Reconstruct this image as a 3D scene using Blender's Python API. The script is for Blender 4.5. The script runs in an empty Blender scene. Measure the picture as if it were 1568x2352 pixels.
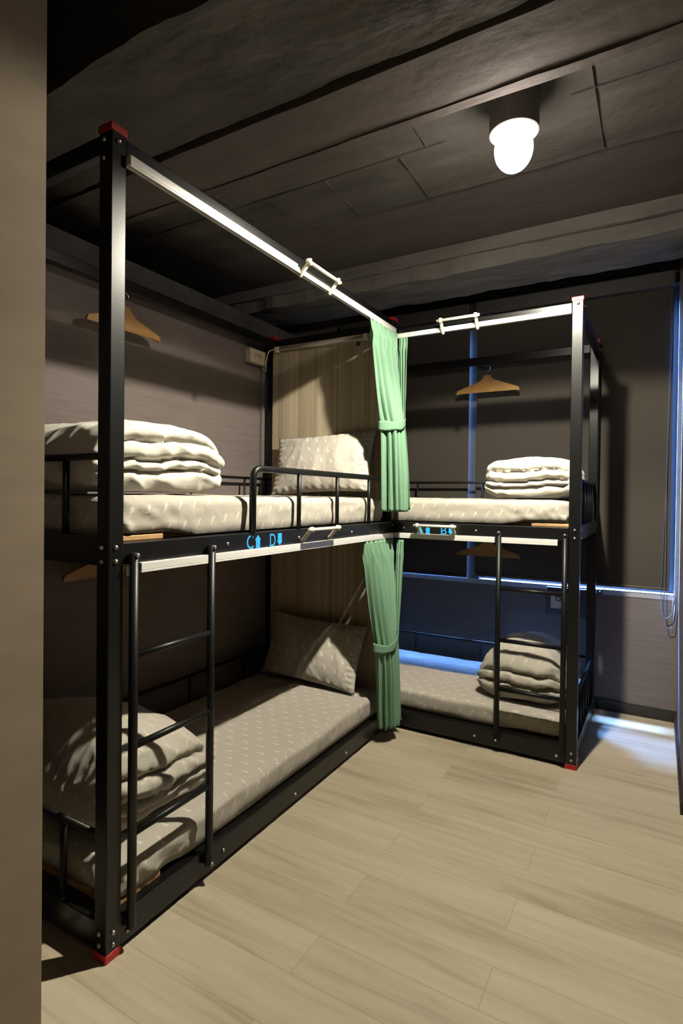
import bpy, bmesh, math, random
from mathutils import Vector, Matrix, noise
random.seed(7)
S = bpy.context.scene
COL = S.collection
PI = math.pi

# ------------------------------------------------------------------ object helpers
def link(name, me, mat=None, parent=None):
    o = bpy.data.objects.new(name, me)
    COL.objects.link(o)
    if mat is not None and me is not None:
        me.materials.append(mat)
    if parent is not None:
        o.parent = parent
        o.matrix_parent_inverse = parent.matrix_basis.inverted()
    return o

def obj(name, bm, mat=None, parent=None, smooth=False, bevel=0.0, seg=2):
    bmesh.ops.recalc_face_normals(bm, faces=bm.faces)
    me = bpy.data.meshes.new(name)
    bm.to_mesh(me); bm.free()
    if smooth:
        for p in me.polygons: p.use_smooth = True
    o = link(name, me, mat, parent)
    if bevel > 0:
        m = o.modifiers.new('bevel', 'BEVEL'); m.width = bevel; m.segments = seg; m.limit_method = 'ANGLE'
        m.angle_limit = math.radians(40)
    return o

def tag(o, label=None, cat=None, group=None, kind=None):
    if label: o['label'] = label
    if cat: o['category'] = cat
    if group: o['group'] = group
    if kind: o['kind'] = kind
    return o

def empty(name, loc, label, cat, group=None):
    o = bpy.data.objects.new(name, None); COL.objects.link(o)
    o.location = loc; o.empty_display_size = 0.1
    bpy.context.view_layer.update()
    return tag(o, label, cat, group)

def struct(name, bm, mat, **k):
    o = obj(name, bm, mat, **k)
    if o.parent is None: o['kind'] = 'structure'
    return o

# ------------------------------------------------------------------ mesh helpers
def box(bm, x0, x1, y0, y1, z0, z1, T=None):
    vs = []
    for x in (x0, x1):
        for y in (y0, y1):
            for z in (z0, z1):
                p = (x, y, z)
                if T: p = T(*p)
                vs.append(bm.verts.new(p))
    for f in ((0,1,3,2),(4,6,7,5),(0,4,5,1),(2,3,7,6),(0,2,6,4),(1,5,7,3)):
        bm.faces.new([vs[i] for i in f])
    return bm

def nb(): return bmesh.new()

def rounded(pts, r, n=6):
    pts = [Vector(p) for p in pts]
    out = [pts[0]]
    for i in range(1, len(pts)-1):
        a, b, c = pts[i-1], pts[i], pts[i+1]
        d1 = (a-b); d2 = (c-b)
        rr = min(r, d1.length*0.49, d2.length*0.49)
        p1 = b + d1.normalized()*rr; p2 = b + d2.normalized()*rr
        for k in range(n+1):
            t = k/n
            out.append(p1*(1-t)**2 + b*2*t*(1-t) + p2*t*t)
    out.append(pts[-1])
    return out

def tube(bm, pts, r, seg=12, closed=False, cap=True):
    pts = [Vector(p) for p in pts]
    n = len(pts)
    rings = []
    prev = None
    for i in range(n):
        if closed:
            t = (pts[(i+1) % n]-pts[i-1]).normalized()
        else:
            t = (pts[min(i+1, n-1)]-pts[max(i-1, 0)]).normalized()
        if prev is None:
            u = t.orthogonal().normalized()
        else:
            u = (prev - t*prev.dot(t)).normalized()
        prev = u
        v = t.cross(u)
        rad = r[i] if isinstance(r, (list, tuple)) else r
        rings.append([bm.verts.new(pts[i]+(u*math.cos(a)+v*math.sin(a))*rad)
                      for a in [2*PI*k/seg for k in range(seg)]])
    m = n if closed else n-1
    for i in range(m):
        A, B = rings[i], rings[(i+1) % n]
        for k in range(seg):
            bm.faces.new((A[k], A[(k+1) % seg], B[(k+1) % seg], B[k]))
    if cap and not closed:
        bm.faces.new(rings[0][::-1]); bm.faces.new(rings[-1])
    return bm

def lathe(bm, prof, c=(0,0,0), seg=32, axis='z'):
    rings = []
    for (r, h) in prof:
        ring = []
        for k in range(seg):
            a = 2*PI*k/seg
            p = (r*math.cos(a), r*math.sin(a), h)
            if axis == 'x': p = (h, r*math.cos(a), r*math.sin(a))
            if axis == 'y': p = (r*math.cos(a), h, r*math.sin(a))
            ring.append(bm.verts.new((c[0]+p[0], c[1]+p[1], c[2]+p[2])))
        rings.append(ring)
    for A, B in zip(rings, rings[1:]):
        for k in range(seg):
            bm.faces.new((A[k], A[(k+1) % seg], B[(k+1) % seg], B[k]))
    bm.faces.new(rings[0][::-1]); bm.faces.new(rings[-1])
    return bm

def prism(bm, outline, d0, d1, T):
    """outline: list of (a,b); T(a,b,d) -> xyz"""
    A = [bm.verts.new(T(a, b, d0)) for a, b in outline]
    B = [bm.verts.new(T(a, b, d1)) for a, b in outline]
    bm.faces.new(A[::-1]); bm.faces.new(B)
    n = len(outline)
    for i in range(n):
        bm.faces.new((A[i], A[(i+1) % n], B[(i+1) % n], B[i]))
    return bm

# ------------------------------------------------------------------ materials
def newmat(name):
    m = bpy.data.materials.new(name); m.use_nodes = True
    nt = m.node_tree
    return m, nt, nt.nodes, nt.links, nt.nodes['Principled BSDF']

def simple(name, col, rough=0.5, metal=0.0, spec=0.5, bump=0.0, bscale=60, var=0.0, vscale=8):
    m, nt, N, L, b = newmat(name)
    b.inputs['Base Color'].default_value = (*col, 1)
    b.inputs['Roughness'].default_value = rough
    b.inputs['Metallic'].default_value = metal
    b.inputs['Specular IOR Level'].default_value = spec
    tc = N.new('ShaderNodeTexCoord')
    if bump > 0:
        n = N.new('ShaderNodeTexNoise'); n.inputs['Scale'].default_value = bscale; n.inputs['Detail'].default_value = 6
        L.new(tc.outputs['Object'], n.inputs['Vector'])
        bp = N.new('ShaderNodeBump'); bp.inputs['Strength'].default_value = bump; bp.inputs['Distance'].default_value = 0.01
        L.new(n.outputs['Fac'], bp.inputs['Height']); L.new(bp.outputs['Normal'], b.inputs['Normal'])
    if var > 0:
        n = N.new('ShaderNodeTexNoise'); n.inputs['Scale'].default_value = vscale; n.inputs['Detail'].default_value = 4
        L.new(tc.outputs['Object'], n.inputs['Vector'])
        r = N.new('ShaderNodeValToRGB')
        r.color_ramp.elements[0].color = (*[c*(1-var) for c in col], 1)
        r.color_ramp.elements[1].color = (*[min(1, c*(1+var)) for c in col], 1)
        r.color_ramp.elements[0].position = 0.3; r.color_ramp.elements[1].position = 0.7
        L.new(n.outputs['Fac'], r.inputs['Fac']); L.new(r.outputs['Color'], b.inputs['Base Color'])
    return m

def math_node(N, L, op, a, b=None, c=None):
    n = N.new('ShaderNodeMath'); n.operation = op
    for i, v in enumerate((a, b, c)):
        if v is None: continue
        if isinstance(v, (int, float)): n.inputs[i].default_value = v
        else: L.new(v, n.inputs[i])
    return n.outputs[0]

def mapping(N, L, src, scale=(1,1,1), rot=(0,0,0), loc=(0,0,0)):
    mp = N.new('ShaderNodeMapping')
    mp.inputs['Scale'].default_value = scale; mp.inputs['Rotation'].default_value = rot
    mp.inputs['Location'].default_value = loc
    L.new(src, mp.inputs['Vector']); return mp.outputs['Vector']

def sheet_material(name, base, dash, rough=0.9, cell=(0.080, 0.050), size=(0.0165, 0.0034), strength=1.0):
    """woven cotton with a staggered print of small slanted dashes, in metres of UV"""
    m, nt, N, L, b = newmat(name)
    uv = N.new('ShaderNodeTexCoord').outputs['UV']
    sep = N.new('ShaderNodeSeparateXYZ'); L.new(uv, sep.inputs[0])
    u, v = sep.outputs[0], sep.outputs[1]
    vy = math_node(N, L, 'DIVIDE', v, cell[1])
    row = math_node(N, L, 'FLOOR', vy)
    odd = math_node(N, L, 'MODULO', math_node(N, L, 'ABSOLUTE', row), 2.0)
    ux = math_node(N, L, 'ADD', math_node(N, L, 'DIVIDE', u, cell[0]), math_node(N, L, 'MULTIPLY', odd, 0.5))
    fu = math_node(N, L, 'MULTIPLY', math_node(N, L, 'SUBTRACT', math_node(N, L, 'FRACT', ux), 0.5), cell[0])
    fv = math_node(N, L, 'MULTIPLY', math_node(N, L, 'SUBTRACT', math_node(N, L, 'FRACT', vy), 0.5), cell[1])
    ca, sa = math.cos(0.08), math.sin(0.08)
    a = math_node(N, L, 'ADD', math_node(N, L, 'MULTIPLY', fu, ca), math_node(N, L, 'MULTIPLY', fv, sa))
    c = math_node(N, L, 'SUBTRACT', math_node(N, L, 'MULTIPLY', fv, ca), math_node(N, L, 'MULTIPLY', fu, sa))
    # feather shape: narrower to one end
    wid = math_node(N, L, 'MULTIPLY_ADD', a, 0.12, size[1])
    ea = math_node(N, L, 'LESS_THAN', math_node(N, L, 'ABSOLUTE', a), size[0])
    ec = math_node(N, L, 'LESS_THAN', math_node(N, L, 'ABSOLUTE', c), wid)
    mask = math_node(N, L, 'MULTIPLY', math_node(N, L, 'MULTIPLY', ea, ec), strength)
    mx = N.new('ShaderNodeMix'); mx.data_type = 'RGBA'
    mx.inputs[6].default_value = (*base, 1); mx.inputs[7].default_value = (*dash, 1)
    L.new(mask, mx.inputs[0]); L.new(mx.outputs[2], b.inputs['Base Color'])
    b.inputs['Roughness'].default_value = rough
    b.inputs['Specular IOR Level'].default_value = 0.15
    b.inputs['Sheen Weight'].default_value = 0.15
    n = N.new('ShaderNodeTexNoise'); n.inputs['Scale'].default_value = 14; n.inputs['Detail'].default_value = 3
    L.new(uv, n.inputs['Vector'])
    bp = N.new('ShaderNodeBump'); bp.inputs['Strength'].default_value = 0.25; bp.inputs['Distance'].default_value = 0.012
    L.new(n.outputs['Fac'], bp.inputs['Height']); L.new(bp.outputs['Normal'], b.inputs['Normal'])
    return m

def wallpaper(name, col, fine=80, amp=0.11):
    m, nt, N, L, b = newmat(name)
    tc = N.new('ShaderNodeTexCoord').outputs['Object']
    sc = (5, 5, fine)
    n = N.new('ShaderNodeTexNoise'); n.inputs['Scale'].default_value = 1.0; n.inputs['Detail'].default_value = 5
    L.new(mapping(N, L, tc, sc), n.inputs['Vector'])
    n2 = N.new('ShaderNodeTexNoise'); n2.inputs['Scale'].default_value = 2.2; n2.inputs['Detail'].default_value = 3
    L.new(tc, n2.inputs['Vector'])
    f = math_node(N, L, 'ADD', math_node(N, L, 'MULTIPLY', n.outputs['Fac'], 0.75), math_node(N, L, 'MULTIPLY', n2.outputs['Fac'], 0.25))
    r = N.new('ShaderNodeValToRGB')
    r.color_ramp.elements[0].position = 0.32; r.color_ramp.elements[1].position = 0.68
    r.color_ramp.elements[0].color = (*[c*(1-amp) for c in col], 1)
    r.color_ramp.elements[1].color = (*[c*(1+amp) for c in col], 1)
    L.new(f, r.inputs['Fac']); L.new(r.outputs['Color'], b.inputs['Base Color'])
    b.inputs['Roughness'].default_value = 0.8; b.inputs['Specular IOR Level'].default_value = 0.2
    bp = N.new('ShaderNodeBump'); bp.inputs['Strength'].default_value = 0.25; bp.inputs['Distance'].default_value = 0.003
    L.new(n.outputs['Fac'], bp.inputs['Height']); L.new(bp.outputs['Normal'], b.inputs['Normal'])
    return m

def wood_panel_mat():
    m, nt, N, L, b = newmat('striped_laminate')
    tc = N.new('ShaderNodeTexCoord').outputs['Object']
    n = N.new('ShaderNodeTexNoise'); n.inputs['Scale'].default_value = 1.0; n.inputs['Detail'].default_value = 6
    n.inputs['Roughness'].default_value = 0.65
    L.new(mapping(N, L, tc, (36, 36, 0.35)), n.inputs['Vector'])
    r = N.new('ShaderNodeValToRGB')
    e = r.color_ramp.elements
    e[0].position = 0.30; e[0].color = (0.30, 0.24, 0.16, 1)
    e[1].position = 0.70; e[1].color = (0.58, 0.50, 0.37, 1)
    k = e.new(0.5); k.color = (0.43, 0.355, 0.25, 1)
    L.new(n.outputs['Fac'], r.inputs['Fac']); L.new(r.outputs['Color'], b.inputs['Base Color'])
    b.inputs['Roughness'].default_value = 0.55; b.inputs['Specular IOR Level'].default_value = 0.3
    return m

def floor_mat():
    m, nt, N, L, b = newmat('limed_oak_planks')
    tc = N.new('ShaderNodeTexCoord').outputs['Object']
    br = N.new('ShaderNodeTexBrick')
    br.offset = 0.37; br.squash = 1.0
    br.inputs['Scale'].default_value = 1.0
    br.inputs['Brick Width'].default_value = 1.2; br.inputs['Row Height'].default_value = 0.15
    br.inputs['Mortar Size'].default_value = 0.0006; br.inputs['Mortar Smooth'].default_value = 0.3
    br.inputs['Color1'].default_value = (0, 0, 0, 1); br.inputs['Color2'].default_value = (1, 1, 1, 1)
    br.inputs['Mortar'].default_value = (0.5, 0.5, 0.5, 1); br.inputs['Bias'].default_value = 0.0
    L.new(mapping(N, L, tc, loc=(0.33, 0.07, 0)), br.inputs['Vector'])
    # per plank offset of the grain
    vm = N.new('ShaderNodeVectorMath'); vm.operation = 'MULTIPLY_ADD'
    vm.inputs[1].default_value = (3.1, 0.0, 7.7)
    L.new(br.outputs['Color'], vm.inputs[0]); L.new(mapping(N, L, tc, (2.0, 26, 1)), vm.inputs[2])
    g = N.new('ShaderNodeTexNoise'); g.inputs['Scale'].default_value = 1.0; g.inputs['Detail'].default_value = 7
    g.inputs['Roughness'].default_value = 0.62; g.inputs['Distortion'].default_value = 0.5
    L.new(vm.outputs[0], g.inputs['Vector'])
    vm2 = N.new('ShaderNodeVectorMath'); vm2.operation = 'MULTIPLY_ADD'
    vm2.inputs[1].default_value = (1.3, 0.0, 3.7)
    L.new(br.outputs['Color'], vm2.inputs[0]); L.new(mapping(N, L, tc, (1.1, 6, 1)), vm2.inputs[2])
    g2 = N.new('ShaderNodeTexNoise'); g2.inputs['Scale'].default_value = 1.0; g2.inputs['Detail'].default_value = 3
    L.new(vm2.outputs[0], g2.inputs['Vector'])
    sepc = N.new('ShaderNodeSeparateColor'); L.new(br.outputs['Color'], sepc.inputs[0])
    f = math_node(N, L, 'ADD', math_node(N, L, 'MULTIPLY', g.outputs['Fac'], 0.55), math_node(N, L, 'MULTIPLY', g2.outputs['Fac'], 0.45))
    f = math_node(N, L, 'ADD', f, math_node(N, L, 'MULTIPLY', math_node(N, L, 'SUBTRACT', sepc.outputs[0], 0.5), 0.07))
    r = N.new('ShaderNodeValToRGB'); e = r.color_ramp.elements
    e[0].position = 0.34; e[0].color = (0.33, 0.275, 0.19, 1)
    e[1].position = 0.62; e[1].color = (0.50, 0.44, 0.325, 1)
    k = e.new(0.46); k.color = (0.43, 0.372, 0.268, 1)
    L.new(f, r.inputs['Fac'])
    mx = N.new('ShaderNodeMix'); mx.data_type = 'RGBA'
    L.new(br.outputs['Fac'], mx.inputs[0]); L.new(r.outputs['Color'], mx.inputs[6])
    mx.inputs[7].default_value = (0.24, 0.19, 0.13, 1)
    L.new(mx.outputs[2], b.inputs['Base Color'])
    b.inputs['Roughness'].default_value = 0.55; b.inputs['Specular IOR Level'].default_value = 0.3
    bp = N.new('ShaderNodeBump'); bp.inputs['Strength'].default_value = 0.12; bp.inputs['Distance'].default_value = 0.002
    L.new(g.outputs['Fac'], bp.inputs['Height']); L.new(bp.outputs['Normal'], b.inputs['Normal'])
    return m

def concrete(name, col, var=0.35, bump=0.5, streak=(1.2, 5, 3)):
    m, nt, N, L, b = newmat(name)
    tc = N.new('ShaderNodeTexCoord').outputs['Object']
    n = N.new('ShaderNodeTexNoise'); n.inputs['Scale'].default_value = 1.0; n.inputs['Detail'].default_value = 8
    n.inputs['Roughness'].default_value = 0.62
    L.new(mapping(N, L, tc, streak), n.inputs['Vector'])
    v = N.new('ShaderNodeTexVoronoi'); v.inputs['Scale'].default_value = 16
    L.new(mapping(N, L, tc, (1, 1.6, 1)), v.inputs['Vector'])
    pit = N.new('ShaderNodeValToRGB')
    pit.color_ramp.elements[0].position = 0.03; pit.color_ramp.elements[0].color = (0.45, 0.45, 0.45, 1)
    pit.color_ramp.elements[1].position = 0.09; pit.color_ramp.elements[1].color = (1, 1, 1, 1)
    L.new(v.outputs['Distance'], pit.inputs['Fac'])
    r = N.new('ShaderNodeValToRGB')
    r.color_ramp.elements[0].position = 0.3; r.color_ramp.elements[1].position = 0.7
    r.color_ramp.elements[0].color = (*[c*(1-var) for c in col], 1)
    r.color_ramp.elements[1].color = (*[c*(1+var) for c in col], 1)
    L.new(n.outputs['Fac'], r.inputs['Fac'])
    mx = N.new('ShaderNodeMix'); mx.data_type = 'RGBA'; mx.blend_type = 'MULTIPLY'; mx.inputs[0].default_value = 0.8
    L.new(r.outputs['Color'], mx.inputs[6]); L.new(pit.outputs['Color'], mx.inputs[7])
    L.new(mx.outputs[2], b.inputs['Base Color'])
    b.inputs['Roughness'].default_value = 0.85; b.inputs['Specular IOR Level'].default_value = 0.2
    n3 = N.new('ShaderNodeTexNoise'); n3.inputs['Scale'].default_value = 18; n3.inputs['Detail'].default_value = 6
    L.new(tc, n3.inputs['Vector'])
    bp = N.new('ShaderNodeBump'); bp.inputs['Strength'].default_value = bump; bp.inputs['Distance'].default_value = 0.012
    L.new(n3.outputs['Fac'], bp.inputs['Height']); L.new(bp.outputs['Normal'], b.inputs['Normal'])
    return m

M = {}
M['black'] = simple('black_powder_coat', (0.005, 0.005, 0.005), 0.30, 0.0, 0.42, bump=0.02, bscale=300)
M['tube'] = simple('black_tube_paint', (0.004, 0.004, 0.004), 0.42, 0.0, 0.3)
M['red'] = simple('red_plastic', (0.42, 0.012, 0.012), 0.45)
M['alu'] = simple('white_aluminium_track', (0.80, 0.78, 0.74), 0.33, 0.25, 0.5)
M['steel'] = simple('zinc_bolt', (0.62, 0.62, 0.60), 0.28, 1.0)
M['ivory'] = simple('ivory_plastic', (0.80, 0.72, 0.56), 0.4)
M['ply'] = simple('bed_board_wood', (0.46, 0.27, 0.12), 0.6, var=0.25, vscale=20)
M['hanger'] = simple('varnished_hanger_wood', (0.38, 0.20, 0.06), 0.4, var=0.15, vscale=12)
M['wire'] = simple('hanger_wire', (0.7, 0.7, 0.7), 0.22, 1.0)
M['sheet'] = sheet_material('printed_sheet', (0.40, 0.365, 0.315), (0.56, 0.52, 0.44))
M['duvet_shaded'] = sheet_material('printed_duvet_shaded', (0.37, 0.34, 0.29), (0.47, 0.435, 0.37))  # lower duvets: dimmer light down there put into a darker cloth colour
M['duvet'] = sheet_material('printed_duvet_lit', (0.60, 0.565, 0.495), (0.66, 0.625, 0.55))  # upper duvets: strong lamplight put into a paler cloth colour
M['pillow'] = sheet_material('printed_pillowcase', (0.46, 0.42, 0.37), (0.66, 0.62, 0.53), cell=(0.070, 0.052), size=(0.0135, 0.0045))
M['green'] = simple('mint_curtain_cloth', (0.150, 0.270, 0.178), 0.85, 0, 0.15, bump=0.12, bscale=240)
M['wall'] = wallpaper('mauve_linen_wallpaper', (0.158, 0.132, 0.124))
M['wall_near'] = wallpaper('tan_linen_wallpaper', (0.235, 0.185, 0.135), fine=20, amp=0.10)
M['wall_back'] = wallpaper('low_bounce_wallpaper', (0.07, 0.06, 0.05))  # unseen walls only, darkened to cut bounce light into the room
M['panel'] = wood_panel_mat()
M['floor'] = floor_mat()
M['conc'] = concrete('raw_concrete', (0.080, 0.074, 0.067), 0.36)
M['conc_lit'] = concrete('lit_beam_concrete', (0.25, 0.235, 0.215), 0.30)  # far beam only: lamplight on it put into a paler base colour
M['conc2'] = concrete('smooth_concrete', (0.098, 0.083, 0.078), 0.16, 0.25)
M['conc_d'] = concrete('dark_concrete', (0.07, 0.068, 0.062), 0.3, 0.3)
M['dark'] = simple('dark_paint', (0.02, 0.02, 0.019), 0.8)
M['base'] = simple('dark_baseboard', (0.022, 0.018, 0.015), 0.5)
M['blind'] = simple('taupe_blind_cloth', (0.066, 0.057, 0.047), 0.9, 0, 0.1, bump=0.1, bscale=500)
M['blindbar'] = simple('blind_bar', (0.06, 0.05, 0.045), 0.5)
M['frame'] = simple('window_frame_paint', (0.065, 0.072, 0.09), 0.45)
M['trunk'] = simple('grey_trunking', (0.16, 0.155, 0.14), 0.5)
M['sill'] = simple('painted_sill', (0.36, 0.36, 0.38), 0.5)
M['box'] = simple('cream_plastic', (0.62, 0.53, 0.38), 0.45)
M['slot'] = simple('dark_slot', (0.05, 0.045, 0.04), 0.6)
M['blue'] = simple('blue_vinyl_lettering', (0.03, 0.38, 0.80), 0.45)
M['lampbody'] = simple('lamp_housing', (0.05, 0.046, 0.042), 0.5)
M['housing'] = simple('grey_lamp_housing', (0.10, 0.092, 0.085), 0.5)
M['tubelamp'] = simple('unlit_lamp_tube', (0.62, 0.57, 0.50), 0.4)
M['card'] = simple('cream_card', (0.60, 0.52, 0.38), 0.7)
M['cord'] = simple('grey_bead_cord', (0.10, 0.10, 0.11), 0.5)
M['shelf'] = simple('white_label', (0.6, 0.6, 0.6), 0.6)

m, nt, N, L, b = newmat('window_glass')
tr = N.new('ShaderNodeBsdfTransparent'); tr.inputs[0].default_value = (0.92, 0.96, 1, 1)
gl = N.new('ShaderNodeBsdfGlossy'); gl.inputs['Roughness'].default_value = 0.02
mix = N.new('ShaderNodeMixShader'); mix.inputs[0].default_value = 0.06
L.new(tr.outputs[0], mix.inputs[1]); L.new(gl.outputs[0], mix.inputs[2])
L.new(mix.outputs[0], N['Material Output'].inputs['Surface'])
M['glass'] = m
m, nt, N, L, b = newmat('glowing_bulb')
em = N.new('ShaderNodeEmission'); em.inputs[0].default_value = (1, 0.90, 0.78, 1); em.inputs[1].default_value = 45
tr = N.new('ShaderNodeBsdfTransparent')
ad = N.new('ShaderNodeAddShader'); L.new(em.outputs[0], ad.inputs[0]); L.new(tr.outputs[0], ad.inputs[1])
L.new(ad.outputs[0], N['Material Output'].inputs['Surface'])
M['bulb'] = m

# ------------------------------------------------------------------ room
YW = 2.73; XL = -0.86; XR = 1.33
bm = nb(); box(bm, -2.7, 2.5, -2.4, 2.95, -0.12, 0.0)
struct('floor', bm, M['floor'])
# partition on the left, papered up to 2.17 m and bare above
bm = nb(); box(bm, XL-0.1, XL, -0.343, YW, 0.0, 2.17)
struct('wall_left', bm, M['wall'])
bm = nb(); box(bm, XL-0.1, XL, -0.343, YW, 2.17, 2.30)
struct('trim_1', bm, M['conc_d'])
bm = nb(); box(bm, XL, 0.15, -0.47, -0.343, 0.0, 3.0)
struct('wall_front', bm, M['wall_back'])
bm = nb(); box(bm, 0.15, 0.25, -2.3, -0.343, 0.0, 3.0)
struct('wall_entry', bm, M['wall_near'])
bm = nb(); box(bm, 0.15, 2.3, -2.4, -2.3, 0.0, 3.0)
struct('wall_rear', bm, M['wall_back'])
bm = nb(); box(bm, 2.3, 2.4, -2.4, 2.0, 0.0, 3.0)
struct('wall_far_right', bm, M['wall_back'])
bm = nb(); box(bm, -2.7, -2.6, -0.6, 2.88, 0.0, 3.0); box(bm, -2.6, XL, -0.60, -0.5, 0, 3.0)
struct('wall_outer_left', bm, M['dark'])
# wall end on the right of the window
bm = nb(); box(bm, XR, 1.50, 1.66, YW, 0.0, 2.62)
struct('wall_right', bm, M['wall'], bevel=0.006)
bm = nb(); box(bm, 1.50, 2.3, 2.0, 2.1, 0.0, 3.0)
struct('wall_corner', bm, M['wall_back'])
# window wall
OX0, OX1, OZ0, OZ1 = -0.75, 1.31, 0.708, 2.45
bm = nb()
box(bm, -2.6, OX0, YW, YW+0.15, 0, 3.0)
box(bm, OX1, 1.60, YW, YW+0.15, 0, 3.0)
box(bm, OX0, OX1, YW, YW+0.15, 0, OZ0)
struct('wall_window_side', bm, M['wall'])
bm = nb(); box(bm, OX0, OX1, YW, YW+0.15, OZ1, 3.0)
struct('trim_2', bm, M['dark'])
bm = nb()
box(bm, 0.925, XR, YW-0.012, YW, 0.0, 0.062); box(bm, XL, 0.925, YW-0.012, YW, 0.0, 0.062)
struct('baseboard_window', bm, M['base'])
bm = nb(); box(bm, XR-0.012, XR, 1.648, YW-0.012, 0.0, 0.05); box(bm, XR, 1.50, 1.648, 1.66, 0, 0.05)
struct('baseboard_right', bm, M['base'])
bm = nb(); box(bm, XL, XL+0.01, -0.343, YW-0.012, 0.0, 0.06)
struct('baseboard_left', bm, M['base'])

def window(name, x0, x1):
    y0, y1 = YW+0.07, YW+0.12
    bm = nb()
    t = 0.045
    box(bm, x0, x0+t, y0, y1, OZ0, OZ1); box(bm, x1-t, x1, y0, y1, OZ0, OZ1)
    box(bm, x0+t, x1-t, y0, y1, OZ0, OZ0+t); box(bm, x0+t, x1-t, y0, y1, OZ1-t, OZ1)
    w = struct(name, bm, M['frame'])
    bm = nb(); box(bm, x0+t, x1-t, y0+0.02, y0+0.026, OZ0+t, OZ1-t)
    obj('pane', bm, M['glass'], w)
    return w
w1 = window('window_1', OX0, 0.172)
w2 = window('window_2', 0.172, OX1)
bm = nb(); box(bm, OX0-0.01, OX1, YW-0.004, YW+0.069, OZ0-0.03, OZ0+0.001)
obj('window_sill', bm, M['sill'], w2)
bm = nb(); box(bm, 0.132, 0.218, YW+0.004, YW+0.07, OZ0+0.001, OZ1)
obj('mullion', bm, M['frame'], w1)

# ceiling: top plate, cross beams and slabs
bm = nb(); box(bm, -2.7, 2.5, -2.4, 2.95, 3.0, 3.1)
struct('ceiling', bm, M['conc_d'])

def rough_slab(name, mat, x0, x1, y0, y1, z0, z1, amp=0.006, nx=150, ny=24, jag=0.012, seed=0.0):
    """slab with a cast, slightly uneven underside and ragged long arrises"""
    bm = nb()
    top = {}; bot = {}
    for i in range(nx+1):
        x = x0+(x1-x0)*i/nx
        j0 = jag*noise.fractal(Vector((x*5, seed, 1.3)), 1.0, 2.0, 4)
        j1 = jag*noise.fractal(Vector((x*5, seed+9, 4.3)), 1.0, 2.0, 4)
        for j in range(ny+1):
            t = j/ny
            y = y0+(y1-y0)*t
            y += j0*max(0, 1-t*6) + j1*max(0, 1-(1-t)*6)
            dz = amp*noise.fractal(Vector((x*2.5, y*6, seed)), 1.0, 2.0, 5)
            bot[i, j] = bm.verts.new((x, y, z0+dz))
            if j in (0, ny): top[i, j] = bm.verts.new((x, y, z1))
    for i in range(nx):
        for j in range(ny):
            bm.faces.new((bot[i, j], bot[i, j+1], bot[i+1, j+1], bot[i+1, j]))
        for j in (0, ny):
            bm.faces.new((bot[i, j], bot[i+1, j], top[i+1, j], top[i, j]))
        bm.faces.new((top[i, 0], top[i+1, 0], top[i+1, ny], top[i, ny]))
    for i in (0, nx):
        bm.faces.new([bot[i, j] for j in range(ny+1)]+[top[i, ny], top[i, 0]])
    return struct(name, bm, mat)

X0, X1 = -2.6, 2.3
rough_slab('trim_3', M['conc'], X0, X1, 0.11, 0.43, 2.502, 3.0, 0.010, seed=1.1)
rough_slab('trim_4', M['conc'], X0, X1, 0.425, 0.535, 2.509, 3.0, 0.008, jag=0.016, seed=3.7)
rough_slab('trim_5', M['conc2'], X0, X1, 0.56, 0.79, 2.50, 3.0, 0.003, jag=0.004, seed=5.2)
rough_slab('trim_6', M['conc2'], X0, X1, 0.792, 0.832, 2.494, 3.0, 0.003, jag=0.004, seed=7.2)
rough_slab('trim_7', M['conc'], X0, X1, 0.832, 1.52, 2.62, 3.0, 0.006, jag=0.006, seed=8.8)
rough_slab('trim_8', M['conc2'], X0, X1, 1.525, 2.12, 2.655, 3.0, 0.003, jag=0.004, seed=9.9)
rough_slab('trim_9', M['conc_lit'], X0, X1, 2.12, 2.15, 2.585, 3.0, 0.002, jag=0.003, ny=4, seed=12.1)
rough_slab('trim_10', M['conc_lit'], X0, X1, 2.15, 2.52, 2.505, 3.0, 0.012, jag=0.022, seed=14.5)
# board marks cast into the slab
bm = nb()
for x, ya, yb in ((-0.55, 0.86, 1.14), (-0.05, 1.16, 1.50), (0.42, 0.90, 1.14), (0.30, 1.17, 1.51), (1.02, 0.92, 1.5), (-0.35, 1.16, 1.5)):
    box(bm, x, x+0.003, ya, yb, 2.6145, 2.63)
box(bm, -1.2, 0.50, 1.150, 1.153, 2.6145, 2.63); box(bm, 0.95, 2.2, 1.118, 1.121, 2.6145, 2.63)
struct('trim_11', bm, M['conc'])

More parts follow.
